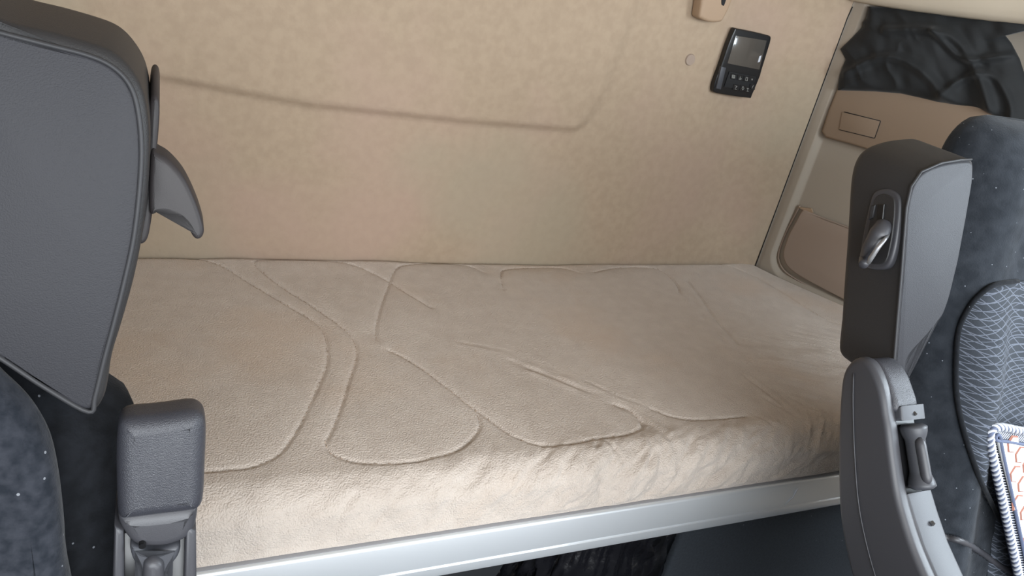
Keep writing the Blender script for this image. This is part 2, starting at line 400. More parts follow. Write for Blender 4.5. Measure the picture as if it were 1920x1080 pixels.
XX = np.repeat(xs[:, None], nv, 1); AV = np.repeat(arc[None], nx, 0); YB_ = np.repeat(prof[None, :, 0], nx, 0)
def onm(px, py):                # pixel on mattress -> (x, arc length)
    p_ = P(px, py, (0, 0, ZT), (0, 0, 1))
    if p_[1] >= yF+rr: return (p_[0], yB-p_[1])
    best = None
    d = ray(px, py)
    for k in range(205, nv):
        t_ = prof[k, 0]/d[1]; z_ = EYE[2]+d[2]*t_
        e = abs(z_-prof[k, 1])
        if best is None or e < best[0]: best = (e, d[0]*t_, arc[k])
    return best[1:]
quilt = [
 [(240, 477), (300, 478), (370, 485), (420, 500), (470, 530), (545, 575), (595, 607), (611, 635), (613, 680), (600, 715), (575, 770), (550, 815), (520, 850), (470, 872), (390, 881), (300, 884), (230, 880)],
 [(808, 575), (765, 548), (720, 520), (660, 495), (600, 488), (500, 487), (478, 495), (520, 530), (580, 570), (640, 612), (665, 640), (668, 670), (655, 710), (640, 760), (625, 800), (611, 832), (640, 855), (700, 865), (780, 862), (850, 845), (885, 820), (900, 795), (893, 770), (870, 750), (820, 710), (770, 675), (730, 655)],
 [(706, 635), (705, 615), (714, 575), (728, 535), (742, 503), (765, 494), (830, 490), (880, 495), (910, 508)],
 [(880, 757), (920, 785), (960, 812), (1010, 830), (1060, 832), (1120, 821), (1190, 808), (1205, 792), (1180, 765), (1150, 755)],
 [(945, 540), (940, 512), (955, 500), (1050, 498), (1088, 510)],
 [(1222, 764), (1260, 778), (1310, 785), (1400, 778)],
 [(1115, 508), (1160, 500), (1230, 502), (1265, 525), (1276, 548)],
 [(1290, 525), (1312, 552), (1345, 600), (1385, 645)],
 [(1330, 489), (1400, 512), (1460, 545), (1530, 588), (1590, 617), (1650, 648)],
]
crease = [
 ([(957, 676), (1058, 714), (1159, 758), (1217, 796), (1250, 825)], .006, .012),
 ([(1100, 712), (1150, 737), (1205, 757), (1230, 765)], .005, .008),
 ([(1352, 733), (1409, 772), (1462, 820), (1467, 850), (1460, 885)], .006, .009),
 ([(1135, 825), (1160, 850), (1171, 873), (1164, 905)], .005, .009),
 ([(1313, 835), (1303, 873), (1258, 902), (1226, 931)], .005, .010),
 ([(1433, 745), (1501, 785), (1560, 810)], .005, .010),
 ([(1390, 700), (1450, 745), (1500, 790), (1520, 840)], .005, .010),
 ([(1480, 745), (1540, 775), (1600, 800)], .004, .008),
 ([(860, 640), (960, 660), (1060, 700)], .003, .010),
 ([(900, 880), (960, 870), (1010, 880)], .003, .012),
 ([(1205, 770), (1215, 830), (1250, 880)], .004, .010),
 ([(1290, 540), (1330, 610), (1420, 690), (1500, 740)], .003, .012),
 ([(620, 1000), (640, 960), (665, 930)], .004, .010),
 ([(700, 985), (730, 950), (745, 925)], .004, .010),
 ([(560, 1010), (575, 970), (560, 930)], .003, .010),
 ([(1330, 900), (1370, 870), (1410, 830)], .004, .010),
 ([(1060, 945), (1120, 915), (1160, 890)], .004, .010),
]
D = np.zeros_like(XX)
near = np.full(XX.shape, 1e9)
for q in quilt:
    pl = catmull([onm(*p_) for p_ in q], 4, False)
    near = np.minimum(near, segdist(XX, AV, pl))
ruff = 1+.5*fbm(XX*70, AV*70, 3, 9)*2
D -= .0036*ruff*np.exp(-(near/.0026)**2)+.0016*np.exp(-(near/.016)**2)
for q, dpt, w in crease:
    pl = catmull([onm(*p_) for p_ in q], 4, False)
    d_ = segdist(XX, AV, pl); mod = np.clip(.5+2.2*fbm(XX*22, AV*22, 2, 33), 0, 1.2); D -= .95*mod*dpt*np.exp(-(d_/(w*.5))**2); D += .5*mod*dpt*np.exp(-((d_-w*1.0)/(w*.8))**2)
front = smooth(.60, .70, AV)
D += .010*fbm(XX*3, AV*4, 3, 21)
wr_ = 1-np.abs(fbm((XX+AV*1.1)*17+fbm(XX*6, AV*6, 3, 50)*3, (AV-XX*.6)*6, 4, 40))*4
D += front*.0085*wr_*smooth(.0, .9, XX+.1)
D += front*.004*fbm(XX*28, AV*24, 4, 60)*2
D += front*smooth(.2, .7, XX)*.0035*(1-np.abs(fbm((XX+AV*.9)*48+fbm(XX*20, AV*20, 2, 77)*2, (AV-XX*.4)*22, 3, 44))*5)
rt = smooth(.95, 1.35, XX)*smooth(.25, .5, AV)
D += rt*.009*(1-np.abs(fbm((AV*1.0-XX*.55)*26+fbm(XX*5, AV*5, 2, 71)*3, (XX+AV*.3)*6, 4, 70))*4)
D -= .003*smooth(.010, 0, AV)            # back edge sinks at the wall
D += .003*np.sin(XX*5.1+.4)*smooth(.08, 0, AV)
D *= smooth(arc[-1], arc[-1]-.012, AV)*.9+.1
# right end follows the side panel
xr = CX-.006+TU[0]*(CY-YB_)/(-TU[1])+.0
xr = np.minimum(xr, CX+.16)
XM = np.minimum(XX, np.maximum(xr, 1.44))
PYm = prof[None, :, 0]+prof[None, :, 2]*D; PZm = prof[None, :, 1]+prof[None, :, 3]*D
PZm = PZm-.03*smooth(.035, 0, xr-XM)*smooth(1.2, 1.46, XM)*0
PZm = PZm+.006*smooth(.25, .0, xr-XM)*smooth(1.2, 1.45, XM)
ok = XX <= np.maximum(xr, 1.44)+.02
G = np.stack([XM, PYm, PZm], -1)
mt = empty('bunk_mattress', (.2, 1.05, ZB)); tag(mt, 'beige quilted plush bunk mattress lying across the back of the cab', 'mattress')
grid('mattress_cover', G, m_matt, mt)
rbox('mattress_core', (.20, 1.062, .680), (2.48, .66, .05), .01, m_matt, mt)
# small thread loops along the two quilting lines that show their stitches
bm = bmesh.new()
from itertools import accumulate
def surf(x, a):
    i = int(np.argmin(abs(xs-x))); j = int(np.argmin(abs(arc-a))); return Vector(G[i, j])
for q in quilt[:7]:
    pl = catmull([onm(*p_) for p_ in q], 12, False); acc = 0; last = pl[0]
    for a_, b_ in zip(pl[:-1], pl[1:]):
        acc += math.hypot(b_[0]-a_[0], b_[1]-a_[1])
        if acc > .008 and a_[0] > -.15:
            acc = 0; p0 = surf(*a_); dv = (surf(*b_)-p0)
            if dv.length < 1e-5: continue
            dv.normalize(); p0 = p0+Vector((0, 0, .0004))
            tube_bm([p0-dv*.0025, p0+dv*.0025], .0006, 4, bm=bm)
st = from_bm('quilting_stitches', bm, m_stitch, mt); st['kind'] = 'stuff'

# aluminium rail: C profile with lip, broad face, groove and lower flange
def rail(name, prof2, m, parent, x0=-1.08, x1=1.60):
    A = [[(x, y, z) for y, z in prof2] for x in np.linspace(x0, x1, 24)]
    o = grid(name, np.array(A), m, parent)
    me = o.data; bm_ = bmesh.new(); bm_.from_mesh(me)
    for e in bm_.edges:
        if len(e.link_faces) == 2 and e.calc_face_angle(0) > math.radians(38): e.smooth = False
    bm_.to_mesh(me); bm_.free(); return o
br = empty('bunk_rail', (.2, .70, .58)); tag(br, 'brushed aluminium rail along the front edge of the bunk', 'rail')
ry = .703
rail('rail_face', [(ry+.012, .661), (ry+.004, .6625), (ry+.001, .661), (ry-.0005, .658), (ry-.003, .6115), (ry-.001, .6095), (ry-.001, .6085), (ry-.0035, .6065), (ry-.0045, .594), (ry-.003, .590), (ry+.003, .588), (ry+.03, .588)], m_alu, br)
rail('rail_lip', [(ry+.03, .666), (ry+.016, .6685), (ry+.010, .6675), (ry+.006, .664), (ry+.006, .655)], m_lip, br)
rail('rail_back', [(ry+.03, .666), (ry+.03, .588)], m_alu, br)
tube('paint_scratch', [P(x, y, (0, ry-.003, 0), (0, 1, 0)) for x, y in [(1498, 913), (1493, 921), (1487, 932), (1480, 938), (1471, 947)]], [.0004, .0012, .0007, .0014, .0003], m_white, br, 6)
struct(rbox('trim_2', (.25, 1.07, .618), (2.55, .70, .035), .003, m_carpet))   # bunk board under the mattress

# ------------------------------------------------------------------ under the bunk
lk = rbox('locker_panel', (1.24, .80, .30), (.70, .02, .60), .006, m_carpet); lk.name = 'under_bunk_locker'; tag(lk, 'dark grey carpeted locker front under the right half of the bunk', 'locker')
lk2 = rbox('locker_box', (-.30, .80, .29), (1.20, .04, .58), .008, m_plast2); lk2.name = 'under_bunk_locker'; tag(lk2, 'grey plastic locker front under the left half of the bunk', 'locker')
# black bin bag standing between them
nb, nh = 120, 60
th = np.linspace(0, 2*np.pi, nb, endpoint=False); hh = np.linspace(0, 1, nh)
TH, HH = np.meshgrid(th, hh, indexing='ij')
R_ = (1+.35*fbm(TH*5+HH*3, HH*6, 4, 80)+.25*(1-np.abs(fbm(TH*9, HH*4, 3, 90))*4))*(1-.25*HH**3)
bxx = .72+.19*np.cos(TH)*R_*.85; byy = .825+.085*np.sin(TH)*R_*.8; bzz = .0+.555*HH+.02*fbm(TH*6, HH*0+3, 3, 95)*HH
bzz = np.maximum(bzz, .004)
bag = grid('bin_bag', np.stack([bxx, byy, bzz], -1), m_bag, None, closed_u=True)
tag(bag, 'crumpled black plastic bin bag standing open under the bunk rail', 'bag')
fc = bmesh.new(); fc.from_mesh(bag.data); fc.verts.ensure_lookup_table()
fc.faces.new([fc.verts[i*nh] for i in range(nb)])
fc.to_mesh(bag.data); fc.free()
bag.data.shade_smooth()


# ------------------------------------------------------------------ fittings on the back wall
def BW(px, py, off=0.0): return P(px, py, (0, WY-off, 0), (0, 1, 0))
wp = empty('bunk_control_panel', BW(1390, 120)); tag(wp, 'black wall control unit with a grey display and small icon buttons', 'control panel')
body = catmull([BW(x, y, .010) for x, y in [(1378, 56), (1384, 54), (1440, 66), (1446, 73), (1440, 95), (1428, 134), (1426, 142), (1410, 180), (1404, 184), (1345, 175), (1338, 168), (1342, 150), (1353, 122), (1366, 84)]], 4)
prism('body', body, (0, .016, 0), m_black, wp, r=.003)
prism('display', [BW(x, y, .0115) for x, y in [(1380, 67), (1438, 76), (1424, 131), (1364, 119)]], (0, .003, 0), m_screen, wp, r=.001, seg=2)
prism('side_grip', [BW(x, y, .0145) for x, y in [(1353, 125), (1362, 127), (1352, 168), (1343, 166)]], (0, .008, 0), m_plast2, wp, r=.0015, seg=2)
prism('painted_display_glint', [BW(x, y, .0125) for x, y in [(1424, 106), (1428, 104), (1425, 116), (1421, 117)]], (0, .002, 0), m_white, wp, r=.0004, seg=1)  # white chip that paints a glint onto the display
bt = prism('keypad', [BW(x, y, .0125) for x, y in [(1368, 134), (1419, 144), (1407, 172), (1358, 163)]], (0, .004, 0), m_dark, wp, r=.001, seg=2)
keys = [(1375.5, 143.5, 0), (1388, 146, 1), (1400, 148, 2), (1410, 149, 3), (1380, 164, 4), (1393, 165.5, 5), (1402, 168, 6), (1411, 163, 7)]
for (x, y, k) in keys:
    key = prism('button', [BW(x+a, y+c, .014) for a, c in ((-4.4, -6), (6, -4), (4.4, 6), (-6, 4))], (0, .002, 0), m_black, bt, r=.0006, seg=1)
def strokes(name, segs, parent):
    bm_ = bmesh.new()
    for a, c in segs: tube_bm([BW(*a, .0143), BW(*c, .0143)], .00055, 4, bm=bm_)
    return from_bm(name, bm_, m_icon, parent)
def sh(k, pts): x, y, _ = keys[k]; return [((x+a, y+b), (x+c, y+d)) for a, b, c, d in pts]
strokes('icon', sh(0, [(-2.5, -3, 2.5, -2), (2.5, -2, 2, 3.5), (2, 3.5, -3, 2.5), (-3, 2.5, -2.5, -3), (-2.6, 0, 2, .8), (-2.4, -1.5, 2.2, -.8), (-2.8, 1.4, 2, 2.2)]), wp)
strokes('icon', sh(1, [(0, -2.5, -.4, 1.2), (-2.5, .5, 2.3, 1.5), (-2.5, 2.5, 2, 3.2)]), wp)
strokes('icon', sh(2, [(-1, -3.2, 2, -2.6), (2, -2.6, 1.2, 3.5), (1.2, 3.5, -2.4, 3), (-2.4, 3, -1, -3.2)]), wp)
strokes('icon', sh(3, [(-1.4, -1.2, 1.2, 1.4), (-1.4, 1.4, 1.4, -1.2)]), wp)
strokes('icon', sh(4, [(-2, -3, 2, -2.4), (2, -2.4, -1.6, 2), (-2, 3.2, 1.4, 3.6)]), wp)
strokes('icon', sh(5, [(0, -3.4, 2, 0), (2, 0, -.4, 3.6), (-.4, 3.6, -2, 0), (-2, 0, 0, -3.4)]), wp)
strokes('icon', sh(6, [(-1.6, -2.4, 2, -1.8), (-2, 2.8, 1.4, 3.4), (0, -2, -.2, 3)]), wp)
strokes('icon', sh(7, [(-1, 2.5, 1.6, -3)]), wp)

hk = empty('coat_hook', BW(1342, 20)); tag(hk, 'tan plastic coat hook at the top of the back wall', 'hook')
prism('hook_body', catmull([BW(x, y, .034) for x, y in [(1317, -50), (1316, 0), (1312, 30), (1316, 36), (1332, 42), (1350, 42), (1358, 36), (1374, 0), (1384, -50)]], 4), (0, .034, 0), m_tan, hk, r=.007)
prism('hook_slot', catmull([BW(x, y, .0352) for x, y in [(1355, -20), (1353, 5), (1355, 10), (1359, 8), (1366, -20)]], 4), (0, .004, 0), m_dark, hk, r=.0005, seg=1)
bp = BW(1294, 112, 0); bm = bmesh.new()
bmesh.ops.create_cone(bm, cap_ends=True, segments=40, radius1=.0135, radius2=.0115, depth=.004)
bmesh.ops.rotate(bm, matrix=Matrix.Rotation(math.pi/2, 3, 'X'), verts=bm.verts); bmesh.ops.translate(bm, vec=bp+np.array([0, -.0005, 0]), verts=bm.verts)
pg = from_bm('blanking_plug', bm, m_tan2, None, True, math.radians(30)); tag(pg, 'round tan blanking plug on the back wall left of the black control unit', 'plug')

# ------------------------------------------------------------------ jacket stuffed into the niche
out = [(1630, 12), (1700, 15), (1800, 20), (1920, 26), (1990, 34), (1965, 48), (1925, 55), (1884, 65), (1896, 80), (1912, 110), (1925, 150), (1935, 200), (1930, 245), (1880, 225), (1840, 205), (1750, 190), (1690, 176), (1640, 172), (1571, 170), (1575, 140), (1586, 112), (1576, 92), (1600, 68), (1619, 50), (1618, 42), (1625, 34)]
base = []
for a_, b_ in zip(out, out[1:]+out[:1]):
    for k in range(12): base.append((a_[0]+(b_[0]-a_[0])*k/12, a_[1]+(b_[1]-a_[1])*k/12))
cpx = (1745, 105)
B = np.array([WR(*q, -.004) for q in base]); C = WR(*cpx, -.004)
nt_ = 90; T = np.linspace(1, 0, nt_)
def prh(t): return (1-np.clip(t, 0, 1)**6)**.5
loc = []
for i, bpt in enumerate(B):
    row = []
    for t_ in T: row.append(C+(bpt-C)*t_)
    loc.append(row)
J = np.array(loc); s_ = (J[..., 0]-CX)*TU[0]+(J[..., 1]-CY)*TU[1]; z_ = J[..., 2]
h = .030*prh(np.repeat(T[None], len(B), 0))
fold1 = np.exp(-(segdist(s_, z_, catmull([(.10, 1.40), (.22, 1.42), (.30, 1.37), (.36, 1.30), (.37, 1.24)], 6, False))/.010)**2)
fold2 = np.exp(-(segdist(s_, z_, catmull([(.20, 1.42), (.27, 1.38), (.33, 1.395), (.42, 1.44)], 6, False))/.007)**2)
fold3 = np.exp(-(segdist(s_, z_, catmull([(.05, 1.29), (.12, 1.345), (.20, 1.34), (.28, 1.29), (.33, 1.26)], 6, False))/.010)**2)
fold4 = np.exp(-(segdist(s_, z_, catmull([(.26, 1.28), (.29, 1.34), (.34, 1.36), (.40, 1.31), (.42, 1.24)], 6, False))/.008)**2)
amp = prh(np.repeat(T[None], len(B), 0))
h = h+amp*(.014*fold1+.012*fold2+.014*fold3+.012*fold4-.010)
h = h+amp*.014*(1-np.abs(fbm((s_+z_*.7)*11, (z_-s_*.3)*7, 3, 120))*5)
J = J+np.stack([TN[0]*h, TN[1]*h, 0*h], -1)
back = B+np.array([-TN[0]*.03, -TN[1]*.03, 0])
J = np.concatenate([back[:, None, :]*.96+.04*(C+np.array([-TN[0]*.03, -TN[1]*.03, 0]))[None, None], J], 1)
jk = grid('jacket', J, m_cloth, None, closed_u=True)
tag(jk, 'crumpled black cloth jacket stuffed into the side wall niche', 'jacket')

# ------------------------------------------------------------------ seats
def backrest(cx, y0, sl, hw, parent, z_hi=1.385, zb=.52, T=.115, bol=(.050, .016), zc=1.05, uc=.72, m=m_vel, tp=(1.16, 1.30, .10)):
    """front, sides, back and rounded shoulder of the velour backrest, one closed skin"""
    nu, nz_ = 120, 130
    zz = np.linspace(zb, z_hi, nz_); uu = np.linspace(-1, 1, nu)
    U, Zq = np.meshgrid(uu, zz, indexing='ij')
    topr = np.clip((Zq-(z_hi-.09))/.09, 0, 1); rnd = np.sqrt(np.maximum(0, 1-topr**2.2))
    w = hw*(1-tp[2]*smooth(tp[0], tp[1], Zq)-.22*(1-rnd))
    th_ = T*(.15+.85*rnd)
    e = (1-np.abs(U)**5)**(1/2.2)
    y_mid = y0+sl*(Zq-1.1)+T/2
    bb = np.where(Zq < zc, bol[0], bol[0]+(bol[1]-bol[0])*smooth(zc, zc+.15, Zq))
    bo = bb*np.exp(-((np.abs(U)-.80)/.17)**2)*rnd
    yf_ = y_mid-th_/2*e-bo; yb_ = y_mid+th_/2*e
    yf_ = yf_+.004*fbm(U*5, Zq*14, 3, int(abs(cx)*100))
    x = cx+w*U
    ring = np.concatenate([np.stack([x, yf_, Zq], -1), np.stack([x, yb_, Zq], -1)[::-1]], 0)
    o = grid('backrest', ring, m, parent, closed_u=True)
    def front(xw, z):
        i = int(np.clip(np.interp(z, zz, np.arange(nz_)), 0, nz_-1)); ww = w[0, i]; u_ = np.clip((xw-cx)/ww, -.999, .999)
        return float(np.interp(u_, uu, yf_[:, i]))
    return o, front
def cushion(cx, yfr, ybk, parent, m):
    rbox('seat_cushion', (cx, (yfr+ybk)/2, .47), (.50, ybk-yfr, .14), .05, m, parent, seg=5)
    rbox('seat_base', (cx, (yfr+ybk)/2+.02, .20), (.40, (ybk-yfr)*.8, .39), .02, m_plast, parent)

# ---- left seat ----
ls = empty('driver_seat', (-.30, .30, 0)); tag(ls, 'dark seat at the left edge with a large grey vinyl shoulder panel and hooked lever', 'seat')
SL = .25
def LP(px, py, off=0.0): return P(px, py, (0, .50-off, 1.2), (0, -1, SL))
backrest(-.310, .492, SL, .286, ls, z_hi=1.29, tp=(1.045, 1.085, .16), bol=(.012, .006))
for dx in (-.07, .07): tube('headrest_post', [(-.31+dx, .60, 1.24), (-.31+dx, .66, 1.56)], .006, m_screw, ls, 10)
cushion(-.315, -.12, .42, ls, m_vel2)
rbox('headrest', (-.31, .66, 1.62), (.27, .10, .20), .045, m_vel, ls, seg=5)
shell = [(-170, -30), (0, 40), (90, 62), (170, 84), (215, 102), (250, 138), (272, 185), (281, 260), (278, 350), (266, 450), (250, 530), (228, 610), (209, 672), (203, 712), (196, 748), (183, 772), (166, 778), (80, 730), (0, 680), (-120, 610), (-240, 560), (-260, 300)]
lw = prism('shoulder_wing', catmull([LP(*q) for q in shell], 5), (0, .105, .004), m_vinyl_d, ls, r=.007, seg=5, rb=.03)
inner = [(-160, 20), (0, 62), (90, 85), (160, 103), (205, 122), (238, 152), (256, 195), (265, 270), (262, 350), (251, 445), (234, 525), (214, 605), (196, 672), (178, 745), (166, 773), (85, 728), (0, 672), (-110, 605), (-225, 550), (-245, 300)]
ip = catmull([LP(*q, .003) for q in inner], 5)
prism('wing_front_panel', ip, (0, .008, 0), m_vinyl, lw, r=.0025, seg=3)
tube('piping', [p_+np.array([0, .0005, 0]) for p_ in ip], .0017, m_pipe, lw, 8, closed=True)
# adjuster plate on its inboard side and the hooked lever
lev = prism('lever_plate', catmull([LP(x, y, -.035) for x, y in [(283, 186), (291, 180), (298, 190), (299, 225), (292, 310), (287, 390), (277, 450), (264, 461), (256, 452), (268, 380), (276, 290), (279, 220)]], 4), (0, .05, .012), m_horn, ls, r=.003, seg=3)
for y in (275, 355, 420): rbox('plate_clip', LP(282-(y-275)*.09, y, -.033)-np.array([.003, 0, 0]), (.003, .006, .004), .0004, m_black, lev, seg=1)
prism('hooked_lever', catmull([LP(x, y, -.030) for x, y in [(283, 290), (296, 291), (316, 302), (345, 335), (369, 385), (382, 428), (381, 446), (372, 453), (363, 449), (354, 432), (343, 415), (325, 404), (300, 398), (280, 401)]], 4), (0, .018, .003), m_horn, ls, r=.0035, seg=5)
# fabric seam of the lower bolster
def LB(px, py, off=0.0): return P(px, py, (0, .448-off, 1.1), (0, -1, SL))
lb = [(-60, 725), (0, 768), (50, 815), (84, 870), (100, 930), (110, 1000), (116, 1080), (120, 1300), (-200, 1300), (-260, 700)]
prism('side_bolster', catmull([LB(*q, .002) for q in lb], 6), (0, .04, .01), m_vel2, ls, r=.016, seg=6)
# folded-up armrest
def LA(px, py, off=0.0): return P(px, py+13, (0, .44-off, 1.0), (0, -1, SL))
ar = prism('armrest', catmull([LA(x, y) for x, y in [(219, 805), (224, 788), (240, 780), (300, 774), (355, 766), (376, 770), (386, 786), (387, 820), (385, 870), (382, 930), (374, 950), (350, 956), (300, 962), (240, 970), (224, 970), (219, 952), (217, 890), (217, 840)]], 4), (0, .034, -.004), m_pad, ls, r=.011, seg=7, rb=.012)
prism('armrest_cap', catmull([LA(x, y, -.003) for x, y in [(224, 962), (300, 950), (366, 944), (371, 956), (366, 985), (352, 1005), (320, 1018), (290, 1022), (255, 1018), (234, 1000)]], 4), (0, .05, .012), m_plast, ar, r=.009, seg=5)
bm = bmesh.new(); bmesh.ops.create_cone(bm, cap_ends=True, segments=20, radius1=.0024, radius2=.0024, depth=.004)
bmesh.ops.rotate(bm, matrix=Matrix.Rotation(math.pi/2, 3, 'X'), verts=bm.verts); bmesh.ops.translate(bm, vec=LA(267, 1008, -.002), verts=bm.verts)
from_bm('screw', bm, m_black, ar, True, .5)
for nm, a0, a1, mm, of in (('side_rail', 214, 232, m_plast, -.004), ('side_rail', 348, 368, m_plast, -.004)):
    prism(nm, [LA(x, y, of) for x, y in [(a0, 975), (a1, 985), (a1+1, 1100), (a1-8, 1420), (a0-22, 1420), (a0-4, 1100)]], (0, .05, .0), mm, ar, r=.003, seg=3)
prism('channel', [LA(x, y, -.020) for x, y in [(225, 985), (358, 985), (355, 1100), (330, 1420), (205, 1420), (220, 1100)]], (0, .03, 0), m_black, ar, r=.001, seg=1)
prism('roller_housing', catmull([LA(x, y, -.006) for x, y in [(246, 1010), (285, 1026), (334, 1010), (336, 1030), (318, 1060), (316, 1120), (330, 1180), (320, 1200), (250, 1200), (244, 1180), (256, 1120), (258, 1060), (247, 1035)]], 4), (0, .02, 0), m_plast2, ar, r=.004, seg=4)
prism('roller', catmull([LA(x, y, -.000) for x, y in [(268, 1060), (274, 1046), (288, 1040), (302, 1046), (308, 1060), (306, 1150), (296, 1168), (278, 1168), (268, 1150)]], 4), (0, .014, 0), m_plast, ar, r=.005, seg=4)

# ---- right seat ----
rs = empty('passenger_seat', (.98, .20, 0)); tag(rs, 'black velour seat at the right edge with net patterned centre and grey side armrest', 'seat')
SR = .34
def RP(px, py, off=0.0): return P(px, py, (0, .49-off, 1.19), (0, -1, SR))
bk, RF = backrest(1.112, .478, SR, .285, rs, T=.098, z_hi=1.345, m=m_vel_lit, bol=(.038, .018), uc=.7)
for dx in (-.07, .07): tube('headrest_post', [(1.112+dx, .60, 1.30), (1.112+dx, .66, 1.56)], .006, m_screw, rs, 10)
cushion(1.112, -.25, .27, rs, m_vel2)
rbox('headrest', (1.112, .66, 1.62), (.27, .10, .18), .045, m_vel, rs, seg=5)
seam = [(1670, 735), (1676, 690), (1683, 600), (1690, 520), (1696, 440), (1700, 390), (1709, 350), (1728, 322), (1765, 306), (1800, 300), (1822, 299)]
wo = catmull([RP(*q) for q in seam], 10, False)+[RP(*q) for q in [(1826, 304), (1824, 340), (1812, 410), (1797, 490), (1780, 560), (1768, 594), (1735, 635), (1700, 672), (1692, 745)]]
rw = prism('shoulder_wing', wo, (0, .088, .0), m_vinyl_d, rs, r=.0025, seg=6, rb=.016)
c_ = sum(np.array(q) for q in wo)/len(wo)
fp = [c_+(q-c_)*.985+np.array([0, -.0012, 0]) for q in wo]
prism('wing_front_panel', fp, (0, .006, 0), m_vinyl, rw, r=.003, seg=3)
tube('piping', [RP(*q, .0012)+np.array([-.0006, 0, 0]) for q in seam], .0014, m_pipe, rw, 8)
# adjuster on the inboard side
XS = .7185
def RS(px, py, off=0.0): return P(px, py, (XS-off, 0, 0), (1, 0, 0))
pl = prism('lever_plate', catmull([RS(x, y, .008) for x, y in [(1633, 368), (1642, 357), (1660, 353), (1678, 360), (1687, 374), (1686, 410), (1680, 455), (1671, 488), (1660, 503), (1640, 506), (1618, 500), (1611, 488), (1615, 450), (1624, 405)]], 4), (.012, 0, 0), m_plast, rs, r=.003, seg=3)
prism('plate_recess', catmull([RS(x, y, .0088) for x, y in [(1640, 372), (1655, 363), (1671, 368), (1678, 380), (1676, 420), (1670, 460), (1661, 490), (1645, 496), (1624, 492), (1619, 480), (1625, 440), (1633, 400)]], 4), (.004, 0, 0), m_vinyl_d, pl, r=.001, seg=1)
prism('slot', [RS(x, y, .0105) for x, y in [(1646, 383), (1658, 383), (1655, 412), (1643, 412)]], (.004, 0, 0), m_black, pl, r=.0006, seg=1)
prism('slot_highlight', [RS(x, y, .0105) for x, y in [(1633, 386), (1641, 384), (1636, 408), (1628, 412)]], (.004, 0, 0), m_pipe, pl, r=.0008, seg=1)
# lever body curls out of the plate and back down
lp = [RS(1656, 422, .010), RS(1652, 432, .016), RS(1644, 446, .020), RS(1633, 464, .024), RS(1624, 482, .0145), RS(1619, 496, .028)]
lp = catmull(lp, 5, False)
lev = tube('hooked_lever', lp, [float(np.interp(k/len(lp), [0, .3, .7, 1], [.0085, .0105, .0075, .0045])) for k in range(len(lp))], m_plast, rs, 16)
tube('lever_edge', [RS(1666, 440, .014), RS(1656, 452, .029), RS(1645, 466, .032), RS(1633, 484, .033), RS(1628, 494, .033)], [.0015, .0022, .0026, .0028, .002], m_lever_highlight, lev, 10)

def hit(px, py, off=0.0):
    d = ray(px, py); lo_, hi_ = .25, .60
    for _ in range(30):
        m_ = (lo_+hi_)/2; q = EYE+d*(m_/d[1])
        if q[1] < RF(q[0], q[2])-off: lo_ = m_
        else: hi_ = m_
    return EYE+d*(lo_/d[1])
rbox('wing_bracket', (.832, .565, 1.19), (.05, .03, .10), .006, m_vinyl_d, rs)
rbox('arm_bracket', (.765, .345, .745), (.17, .05, .09), .01, m_plast, rs)
rbox('arm_bracket', (-.035, .42, .78), (.05, .10, .08), .01, m_plast, ls)
# net-patterned centre panel following the recessed middle of the backrest
edge = [hit(x, y) for x, y in [(1905, 526), (1862, 532), (1830, 555), (1808, 585), (1796, 620), (1790, 665), (1790, 730), (1800, 790), (1818, 850), (1840, 905), (1868, 965), (1895, 1020), (1925, 1080)]]
ez = [e_[2] for e_ in edge]; ex = [e_[0] for e_ in edge]
zt = max(ez); zs_ = np.linspace(.60, zt, 110); uu = np.linspace(0, 1, 70); A = []
for z in zs_:
    xl = float(np.interp(z, ez[::-1], ex[::-1])) if z > min(ez) else ex[-1]+(min(ez)-z)*.25
    xl = min(xl, .99)
    xr_ = 2.224-xl; row = []
    for u_ in uu:
        x = xl+(xr_-xl)*u_; ed = min(u_, 1-u_)*(xr_-xl)
        row.append((x, RF(x, z)-.0045*min(1, ed/.004)+.001, z))
    A.append(row)
cp = grid('centre_panel', np.array(A), m_net, rs)
eg = [(x, RF(x, z)-.0025, z) for x, z in zip(ex, ez)]
tube('panel_welt', catmull(eg, 4, False), .003, m_vel, rs, 8)
# lumbar cord
cd = catmull([hit(x, y, .003) for x, y in [(1752, 1003), (1775, 1008), (1805, 1016), (1840, 1036), (1870, 1058), (1900, 1074), (1930, 1085)]], 10, False)
hc = tube('lumbar_cord', cd, [.0036+.0008*(k % 2) for k in range(len(cd))], m_plast, rs, 10)
# armrest folded up: outline lies in the seat's side plane
XA = .660
def RA(px, py): return P(px, py, (XA, 0, 0), (1, 0, 0))
left = [(1608, 669), (1590, 680), (1578, 702), (1573, 740), (1570, 800), (1569, 870), (1571, 950), (1581, 1020), (1601, 1100), (1640, 1200)]
right = [(1790, 1200), (1742, 1100), (1712, 1030), (1694, 975), (1681, 925), (1671, 860), (1664, 800), (1660, 780), (1655, 745), (1646, 712), (1632, 684)]
side = catmull([RA(*q) for q in left+right+[(1622, 674)]], 4)
arm = prism('armrest', side, (.018, 0, 0), m_plast, rs, r=.006, seg=5)
def XP(px, py, x): q = RA(px, py).copy(); q[0] = x; return q
tube('trim_line', catmull([RA(x, y)-np.array([.0006, 0, 0]) for x, y in [(1601, 700), (1600, 760), (1603, 850), (1610, 940), (1623, 1010), (1642, 1080), (1668, 1150)]], 4, False), .0007, m_plast, arm, 8)
padp = catmull([XP(x, y, XA+.012) for x, y in [(1612, 673), (1596, 684), (1590, 720), (1600, 760), (1640, 772), (1660, 776), (1664, 760), (1655, 730), (1645, 704), (1630, 682)]], 4)
prism('armrest_pad', padp, (.036, 0, 0), m_pad, arm, r=.006, seg=5)
col_ = [XP(x, y, XA+.016) for x, y in [(1625, 764), (1668, 764), (1671, 792), (1630, 792)]]
